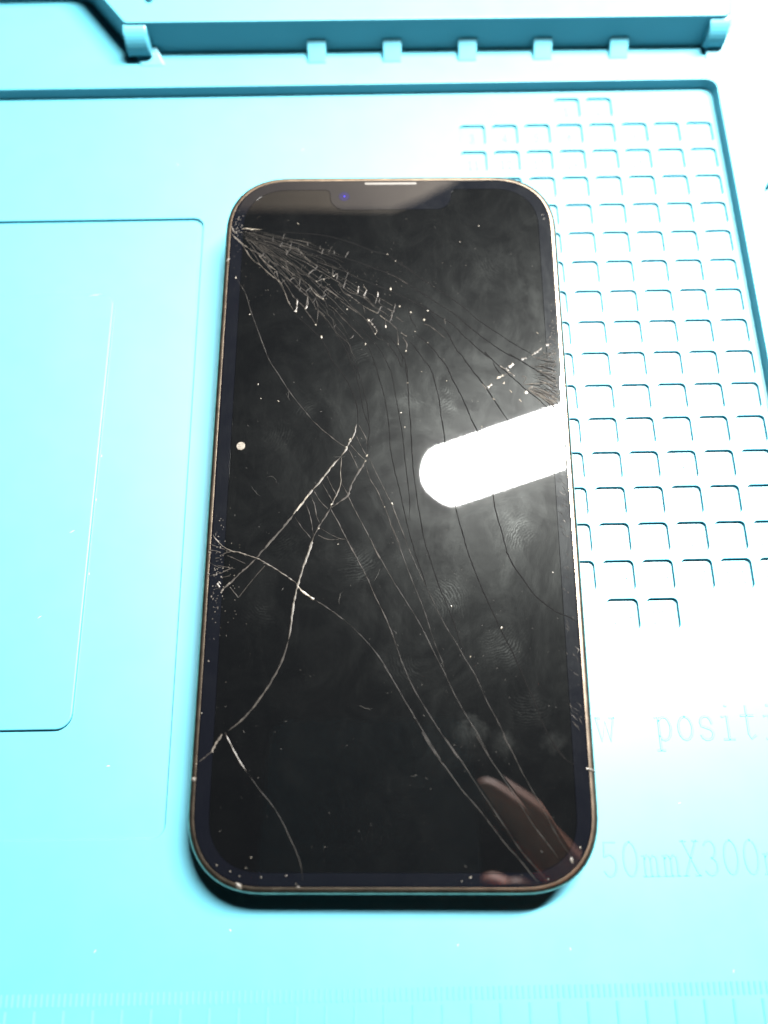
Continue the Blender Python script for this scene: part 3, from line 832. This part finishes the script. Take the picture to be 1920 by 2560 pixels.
('m',0.14,[7,36.4,8.41,35.71,11.39,32.96]),
('m',0.18,[-14.12,45.61,-11.6,43.24,-10.35,42.29]),
('m',0.12,[-5.83,40.86,-5.51,39.01]),
('m',0.14,[-18.09,39.78,-16.82,37.93,-15.97,36.54]),
('m',0.14,[-9.37,45.34,-7.91,44.15,-7.08,43.68]),
('m',0.14,[-2.55,42.71,-0.71,41.53,0.32,40.82]),
('m',0.13,[-8.72,43.22,-9.97,43.93,-11.24,46.06]),
('m',0.16,[11.29,37.52,11.47,36.37]),
('m',0.16,[-35.52,-12.68,-34.3,-12.81,-33.06,-13.19]),
('m',0.18,[-34.08,-14.31,-33.24,-14.19]),
('m',0.15,[-33.03,-13.69,-32.2,-13.32,-31.01,-12.95]),
('m',0.12,[-31.69,-13.82,-29.95,-14.57,-28.09,-15.45]),
('m',0.12,[-33.64,-15.68,-31.44,-16.18,-30.09,-16.43]),
('m',0.18,[-32.82,-17.29,-31.65,-16.67,-30.59,-16.18]),
('m',0.13,[-32.77,-18.15,-30.99,-17.78]),
('m',0.12,[-34.07,-20.47,-32.66,-20.11]),
('m',0.12,[-30.86,-19.99,-29.2,-22.06]),
('m',0.12,[-29.09,-21.94,-27.07,-19.14,-24.45,-15.83]),
('m',0.12,[-35.48,-11.43,-33.98,-11.94,-32.24,-12.57]),
('m',0.12,[-35.12,-15.18,-33.75,-15.93,-32.89,-16.18]),
('m',0.12,[-35.19,-17.9,-33.78,-17.41,-32.82,-17.29]),
('l',0.3,[-30.91,-19.13,-31.48,-19.62]),
('l',0.3,[-33.31,-19.25,-32.96,-20.04]),
('l',0.24,[-33.08,-18.94,-32.64,-19.43]),
('l',0.3,[-32.54,-21.14,-32.16,-20.35]),
('l',0.3,[-34.46,-21.92,-34.24,-21.68]),
('l',0.2,[-35.5,-13.06,-34.87,-13.31]),
('l',0.2,[-35.36,-17.16,-34.98,-17.53]),
('l',0.2,[-34.01,-17.53,-33.64,-17.72]),
('l',0.2,[-32.78,-17.9,-32.4,-18.27]),
('l',0.16,[26.88,22.11,28.82,22.39,31.4,22.51,33.69,22.22]),
('m',0.18,[27.86,21.26,30.63,20.26,34.18,19.68]),
('l',0.16,[28.11,21.12,30.58,19.42,33.84,18.42]),
('l',0.16,[28.72,20.41,30.94,19,32.91,17.73]),
('m',0.18,[29.02,21.4,31.96,21.1,34.24,20.66]),
('m',0.18,[29.04,26.52,31.59,25.93,33.87,25.06]),
('m',0.16,[29.64,25.66,32.16,24.5,33.91,23.64]),
('m',0.16,[30.36,26.95,34.08,26.49]),
('m',0.18,[29.53,28.54,31.71,27.95,33.89,27.5]),
('l',0.16,[28.61,20.83,30.84,19.56,33.44,18.15]),
('l',0.14,[28.13,21.4,31.16,20.68,34.33,20.1]),
('d',0.2,[28.49,20.98,30.82,19.14,32.39,17.59]),
('d',0.2,[28.88,21.11,31.89,19.97,34.39,18.98]),
('d',0.2,[29.69,26.52,32.24,25.93,34.13,25.2]),
('d',0.18,[30.9,25.08,32.78,24.21,34.01,23.21]),
('d',0.18,[27.53,22.25,30.09,22.1,31.39,22.37]),
('d',0.18,[30.41,27.95,32.97,27.36,33.99,27.07]),
('l',0.4,[27.04,27.97,28.09,28.26]),
('l',0.42,[29.16,28.83,30.11,29.55,31.06,30.27,31.47,30.7]),
('l',0.4,[32.29,31.28,32.95,31.42]),
('b',0.44,[21.8,23.56,22.46,24.05,23.12,24.34]),
('m',0.3,[23.12,24.34,24.04,24.69]),
('b',0.5,[24.37,26.26,25.3,26.97]),
('l',0.4,[23.77,25.98,24.19,25.26]),
('l',0.3,[24.19,25.11,24.94,24.68,25.43,24.11]),
('b',0.5,[19.8,21.73,20.72,22.29]),
('b',0.4,[23.04,22.42,23.31,22.84]),
('l',0.24,[22.56,26.49,23.44,25.83]),
('b',0.46,[27.3,20.28,27.83,20.7]),
('l',0.3,[20.73,19.26,21.16,18.77]),
('b',0.2,[24.26,21,24.75,20.43]),
('b',0.2,[26.14,18.88,26.56,18.32]),
('l',0.2,[18.79,22.44,19.52,21.3]),
('l',0.3,[28.13,21.4,29.05,21.82]),
('l',0.24,[30.66,25.51,31.16,25.15]),
('b',0.14,[30.5,34.3,30.87,33.86]),
('l',0.16,[31.55,29.68,32.04,29.25]),
('d',0.2,[21.06,27.72,21.52,26.28,22.12,25.27,22.62,24.69]),
('l',0.2,[32.87,23.5,33.37,23.21]),
('m',0.2,[27.16,22.54,27.74,23.81,26.98,24.1]),
('m',0.16,[33.71,33.18,34.33,32.59]),
('m',0.16,[33.8,32.59,34.41,31.85])]
BEADS = [(-14.57, 33.34, 0.45), (-15.86, 36.31, 0.31), (-1.12, 35.88, 0.43), (7.02, 37.32, 0.49), (-5.36, 31.71, 0.31), (-9.3, 39.96, 0.39), (3.1, 30.09, 0.33), (1.5, 31.67, 0.25), (4.19, 39.18, 0.35), (-0.08, 44.8, 0.47), (1.85, 40.58, 0.35), (7.76, 39.5, 0.31), (-2.76, 43.65, 0.27), (5.06, 34.59, 0.25), (7.65, 31.97, 0.2), (-4.68, 37.28, 0.35), (-14.47, 42.55, 0.27), (-18.11, 40.25, 0.31), (-20.03, 39.56, 0.35), (-12.31, 48.08, 0.31), (-14.36, 47.27, 0.25), (-15.91, 46.8, 0.24), (-3.35, 34.07, 0.25), (-0.78, 53.45, 0.29), (1.04, 51.77, 0.2), (-20.38, 61.42, 0.29), (-33.34, 47.82, 0.34), (-29.92, 38.86, 0.29), (19.26, 60.49, 0.34), (15.06, 56.46, 0.17), (33.39, 63.34, 0.22), (30.72, 34.04, 0.22), (-23.1, 18.75, 0.29), (-27.42, 22.57, 0.27), (-26.71, 19.38, 0.22), (0.08, -3.29, 0.34), (-1.35, -4.04, 0.29), (-4.89, 6.74, 0.39), (-5.17, 5.58, 0.32), (-8.31, 10.26, 0.39), (-9.02, 8.57, 0.34), (-14.2, -8.43, 0.29), (-11.82, -3.5, 0.34), (-10.38, -11.6, 0.22), (1.96, 16.06, 0.36), (3.42, 22.73, 0.23), (18.28, 12.89, 0.28), (6.3, 25.28, 0.23), (11.42, 23.11, 0.25), (20.93, 18.97, 0.31), (2.7, 12.83, 0.31), (0.12, -3.41, 0.31), (20.54, -27.9, 0.33), (11.28, -23.78, 0.25), (14.55, -33.3, 0.27), (30.78, -17.3, 0.25), (-24.6, -67.92, 0.25), (-30.53, -69.12, 0.25), (-28.13, -70.09, 0.33), (-26.45, -70.84, 0.22), (-22.71, -71.05, 0.33), (-25.46, -69.54, 0.19), (-18.4, -70.83, 0.27), (-35.17, -52.31, 0.25), (-34.78, -43.46, 0.19), (-16.61, -72.12, 0.22), (13.39, -71.02, 0.36), (11.86, -71.67, 0.25), (26.71, -71.33, 0.25), (22.22, -70.69, 0.16), (32.62, -66.25, 0.38), (34.74, -53.15, 0.33)]
rnd = random.Random(3)
for kind, wd, pts in TRACES:
    P = [Vector((pts[i], pts[i + 1])) for i in range(0, len(pts), 2)]
    sp = smooth_path(P, 4)
    m = MB()
    hh = {'d': .006, 's': .02, 'm': .03, 'l': .045, 'b': .06}[kind]
    zz = ZG + .004 + rnd.uniform(0, .012)
    if kind == 'd':
        ridge(m, sp, wd * 1.15, hh, zz, True, rnd, .25)
    else:
        ridge(m, sp, wd * .9, hh, zz, len(P) > 3, rnd, .5)
    m.build('crack', M_CRACK[kind], phone)

# the fine web fanning out of the impact in the upper left corner
imp = Vector((-33.7, 60.2))
fan = []
for k in range(0, 34):
    if k % 4 == 1: continue
    a0 = math.radians(-9 - 44 * (k + rnd.uniform(-.4, .4)) / 33)
    bend = rnd.uniform(.0015, .006)
    r0 = rnd.choice((.8, 1.5, 3, 5, 8)) ; ln = (rnd.uniform(14, 30) if k < 10 else rnd.uniform(22, 46) if k < 25 else rnd.uniform(14, 26))
    pts = []
    r = r0
    while r < ln:
        a = a0 - bend * max(0, r - 4) * 1.2 + rnd.gauss(0, .006)
        pts.append(imp + Vector((math.cos(a), math.sin(a))) * r)
        r += rnd.uniform(1.2, 2.4)
    if len(pts) < 4: continue
    fan.append(pts)
    m = MB(); ridge(m, smooth_path(pts, 3), rnd.uniform(.07, .12), .025, ZG + .004, True, rnd, .2)
    m.build('crack', M_CRACK[rnd.choice('sssm')], phone)
for _ in range(42):                       # short rungs between neighbouring fan lines
    f = rnd.choice(fan); p = rnd.choice(f[len(f) // 2:])
    d = (p - imp).normalized(); nn = Vector((-d.y, d.x)) * rnd.choice((-1, 1))
    l = rnd.uniform(.6, 1.7)
    q = p + nn * l + d * rnd.uniform(-.4, .4)
    m = MB(); ridge(m, [p, p.lerp(q, .5) + d * rnd.uniform(-.15, .15), q], rnd.uniform(.1, .2), .03, ZG + .006, False, rnd, .4)
    m.build('crack', M_CRACK[rnd.choice('sssmm')], phone)
# the second burst on the right edge; crack tones paint in its brown reflections
for k in range(42):
    y1 = rnd.uniform(15.5, 30); x1 = rnd.uniform(33.4, 34.5)
    t_ = (y1 - 15.5) / 14.5
    p0 = Vector((27.6 + 3.2 * rnd.random() + t_ * 2.0, 20.5 + t_ * 7.5 + rnd.gauss(0, .5)))
    p1 = Vector((x1, y1))
    mid = p0.lerp(p1, .5) + Vector((0, rnd.uniform(.1, .5)))
    m = MB(); ridge(m, smooth_path([p0, mid, p1], 3), rnd.uniform(.08, .17), .03, ZG + .004, True, rnd, .4)
    m.build('crack', M_CRACK[rnd.choice('dsmmll')], phone)

# crumbs of glass along the cracks
def crumb(mb, x, y, r, z, rr):
    n = rr.randint(5, 7)
    a0 = rr.uniform(0, 6.28); st = rr.uniform(1.0, 1.7); an = rr.uniform(0, 3.14)
    ring0, ring1 = [], []
    for k in range(n):
        a = a0 + 6.283 * k / n
        q = r * rr.uniform(.7, 1.15)
        u, v = q * math.cos(a) * st, q * math.sin(a) / st ** .5
        X, Y = u * math.cos(an) - v * math.sin(an), u * math.sin(an) + v * math.cos(an)
        ring0.append((x + X, y + Y, z)); ring1.append((x + X * .6, y + Y * .6, z + r * rr.uniform(.25, .5)))
    vs = ring0 + ring1 + [(x, y, z + r * .55)]
    fs = [(k, (k + 1) % n, n + (k + 1) % n, n + k) for k in range(n)] + [(n + k, n + (k + 1) % n, 2 * n) for k in range(n)]
    mb.add(vs, fs)
for x, y, r in BEADS:
    m = MB(); crumb(m, x, y, r * (.62 if y > -60 else .42), ZG + .003, rnd); m.build('glass_crumb', M_CHIP, phone)
# fine splinters: impact point, the two crushed edges
sp = MB()
for (cx, cy, sx, sy, n_, r0, r1) in ((-33.6, 60.5, .8, 1.6, 34, .05, .2), (-31, 57.5, 2.2, 2.2, 40, .03, .1), (-33.6, -17.5, .7, 6.5, 70, .04, .16), (-31.5, -18, 2.0, 5.5, 60, .03, .12), (33.6, 24, .45, 7.5, 110, .05, .2), (31.5, 22, 1.4, 5.5, 60, .03, .13), (-20, 51, 9, 5, 70, .03, .09), (-4, 45, 9, 5, 80, .03, .1)):
    for _ in range(n_):
        crumb(sp, cx + rnd.gauss(0, sx), cy + rnd.gauss(0, sy), rnd.uniform(r0, r1), ZG + .002, rnd)
sp.v = [(max(-34.3, min(34.3, x)), y, z) for x, y, z in sp.v]
tag(sp.build('glass_splinters', M_CRACK['l'], phone), kind='stuff')
# short scratches along the crushed right edge
for i in range(95):
    y = rnd.uniform(-46, 38)
    x = rnd.uniform(32.3, 34.2); l = rnd.uniform(.5, 1.8); a = rnd.uniform(-1.2, -.5) if y < 10 else rnd.uniform(-.5, .3)
    m = MB(); ridge(m, [Vector((x, y)), Vector((x + .5 * l * math.cos(a), y + .5 * l * math.sin(a))), Vector((min(34.4, x + l * math.cos(a)), y + l * math.sin(a)))], rnd.uniform(.08, .16), .02, ZG + .004)
    m.build('scratch', M_CRACK[rnd.choice('smml')], phone)
# chips on the metal rim, coloured to paint in its gold highlights
for x, y, r in ((-35.45, -55.0, .55), (-26.5, -72.4, .7), (-16.3, -72.6, .35), (35.3, -53.3, .6), (33.6, 62.2, .4), (31.0, -68.3, .55), (-35.2, 52.5, .5)):
    m = MB(); crumb(m, x, y, r, PH - .18, rnd); m.build('rim_glint_chip', M_SLIT, phone)

# ------------------------------------------------------------------ small things on the glass
def on_glass(x, y, h=0.0):
    return PO + ex * x + ey * y + ez * h
sd = MB()
disc(sd, 0, 0, .88, 0, 22, .08)
for _ in range(16):
    crumb(sd, rnd.uniform(-.6, .6), rnd.uniform(-.6, .6), rnd.uniform(.1, .25), .06, rnd)
so = sd.build('beige_dot', M_SPOT)  # low round beige disc with small bumps
so.matrix_world = Matrix.Translation(on_glass(-30.29, 8.93, .004) * S) @ mw
tag(so, 'small round beige residue dot on the left side of the phone screen', 'speck')
ds = MB()
for i in range(330):
    x, y = rnd.uniform(-34, 34), rnd.uniform(-71, 70)
    if rnd.random() < .5: x = abs(x) * .9 + rnd.uniform(-6, 3); y = rnd.gauss(-15, 22)
    if abs(x) > 34 or abs(y) > 71.5: continue
    crumb(ds, x, y, rnd.choice((.025, .03, .035, .04, .05, .07)), 0, rnd)
for i in range(70):
    x, y = rnd.uniform(-33, 33), rnd.uniform(-70, 60)
    a = rnd.gauss(-1.0, .25) if rnd.random() < .6 else rnd.uniform(0, 3.14); l = rnd.uniform(.2, .7)
    ridge(ds, [Vector((x, y)), Vector((x + .5 * l * math.cos(a), y + .5 * l * math.sin(a))), Vector((x + l * math.cos(a), y + l * math.sin(a)))], rnd.uniform(.04, .09), .02, 0)
for i in range(7):
    x, y = rnd.uniform(-28, 28), rnd.uniform(-62, 45); a = rnd.uniform(0, 6.28); pts = []
    for k in range(9):
        pts.append(Vector((x, y))); a += rnd.gauss(0, .35); x += .35 * math.cos(a); y += .35 * math.sin(a)
    ridge(ds, pts, .05, .03, 0)
do = ds.build('dust', M_DUST)
do.matrix_world = Matrix.Translation((PO + ez * .004) * S) @ mw
tag(do, 'fine pale dust specks and short fibres scattered over the dark phone screen', 'dust', kind='stuff')

lt = MB()
for (x, y, l, a) in ((-66.5, -5.2, 1.3, .5), (-55.0, -51.5, .8, .1), (-71, -23, 1.0, .6), (-61.8, 12, .5, 1.4), (-62.0, 2, .6, 1.5), (-61.9, -14, .5, 1.5), (-68, 51.6, 3.2, .12), (-54, -83, .6, 1), (30, -84, .5, 2), (52, -60, .6, .3), (-30, -80, .5, 2.2), (-20, 92, .6, .4), (-50, 88, .5, 2.0), (58, -88, .6, 1.2), (10, -83, .4, .8)):
    ridge(lt, [Vector((x, y)), Vector((x + .5 * l * math.cos(a), y + .5 * l * math.sin(a) + .05)), Vector((x + l * math.cos(a), y + l * math.sin(a)))], .16, .08, -.78 if -64.3 < y < 72.6 and -62.2 < x < -42.9 or -64.3 < y < -44.6 and x < -42.9 else .02)
tag(lt.build('lint', M_LINT), 'tiny bits of pale lint lying on the turquoise mat', 'lint', kind='stuff')
# ------------------------------------------------------------------ the photographer's hand and camera phone, mirrored in the glass
cph_ = empty('camera_phone', tuple(CAM))
cph_.rotation_euler = cam.rotation_euler
tag(cph_, 'dark phone held over the mat to take the picture, seen only mirrored in the screen', 'phone')
m = MB(); lp = rrect(-46, -118, 30, 22, 8, 6)
rings(m, [(lp, 5.0), (lp, 12.0)]); cap(m, lp, 5.0, up=False); cap(m, lp, 12.0); m.build('body', M_BLACK, cph_)

def skinned(name, pts, edges, mat_, parent=None, sub=2):
    me = bpy.data.meshes.new(name)
    me.from_pydata([Vector(p[:3]) * S for p in pts], edges, [])
    o = bpy.data.objects.new(name, me); C.objects.link(o)
    me.materials.append(mat_)
    bm = bmesh.new(); bm.from_mesh(me)
    lay = bm.verts.layers.skin.verify()
    bm.verts.ensure_lookup_table()
    for v, p in zip(bm.verts, pts):
        v[lay].radius = (p[3] * S, (p[4] if len(p) > 4 else p[3]) * S)
        v[lay].use_root = False
    bm.verts[0][lay].use_root = True
    bm.to_mesh(me); bm.free()
    mod = o.modifiers.new('skin', 'SKIN'); mod.use_smooth_shade = True
    s2 = o.modifiers.new('sub', 'SUBSURF'); s2.levels = sub; s2.render_levels = sub
    if parent: o.parent = parent
    return o
# wrist, palm, then five fingers: index along the phone edge, the others curled to its back, thumb in front
HP_ = [(112, -205, 168, 26, 20), (98, -168, 172, 27, 19), (84, -138, 174, 30, 17), (76, -118, 174, 26, 14),
       (66, -101, 172, 9.5), (55, -89, 167, 8.8), (43, -76, 163, 8.0), (28, -62.5, 160.5, 4.6),         # index 4-7
       (63, -114, 170, 9.5), (52, -108, 164, 8.8), (42, -101, 161, 8.0), (33, -96, 161, 6.6),           # middle 8-11
       (64, -128, 170, 9.2), (52, -124, 163, 8.4), (42, -119, 161, 7.6), (34, -115, 161, 6.2),          # ring 12-15
       (68, -142, 170, 8.4), (56, -140, 163, 7.4), (47, -136, 161, 6.6), (40, -133, 161, 5.4),          # little 16-19
       (72, -132, 186, 11), (56, -118, 191, 9.5), (40, -106, 191, 8.5), (28, -97, 189, 6.8)]           # thumb 20-23
HE_ = [(0, 1), (1, 2), (2, 3), (3, 4), (4, 5), (5, 6), (6, 7), (3, 8), (8, 9), (9, 10), (10, 11), (2, 12), (12, 13), (13, 14), (14, 15), (2, 16), (16, 17), (17, 18), (18, 19), (2, 20), (20, 21), (21, 22), (22, 23)]
hand = skinned('hand', HP_, HE_, M_SKIN)
tag(hand, 'hand gripping the camera phone, seen only mirrored at the lower right of the screen', 'hand')
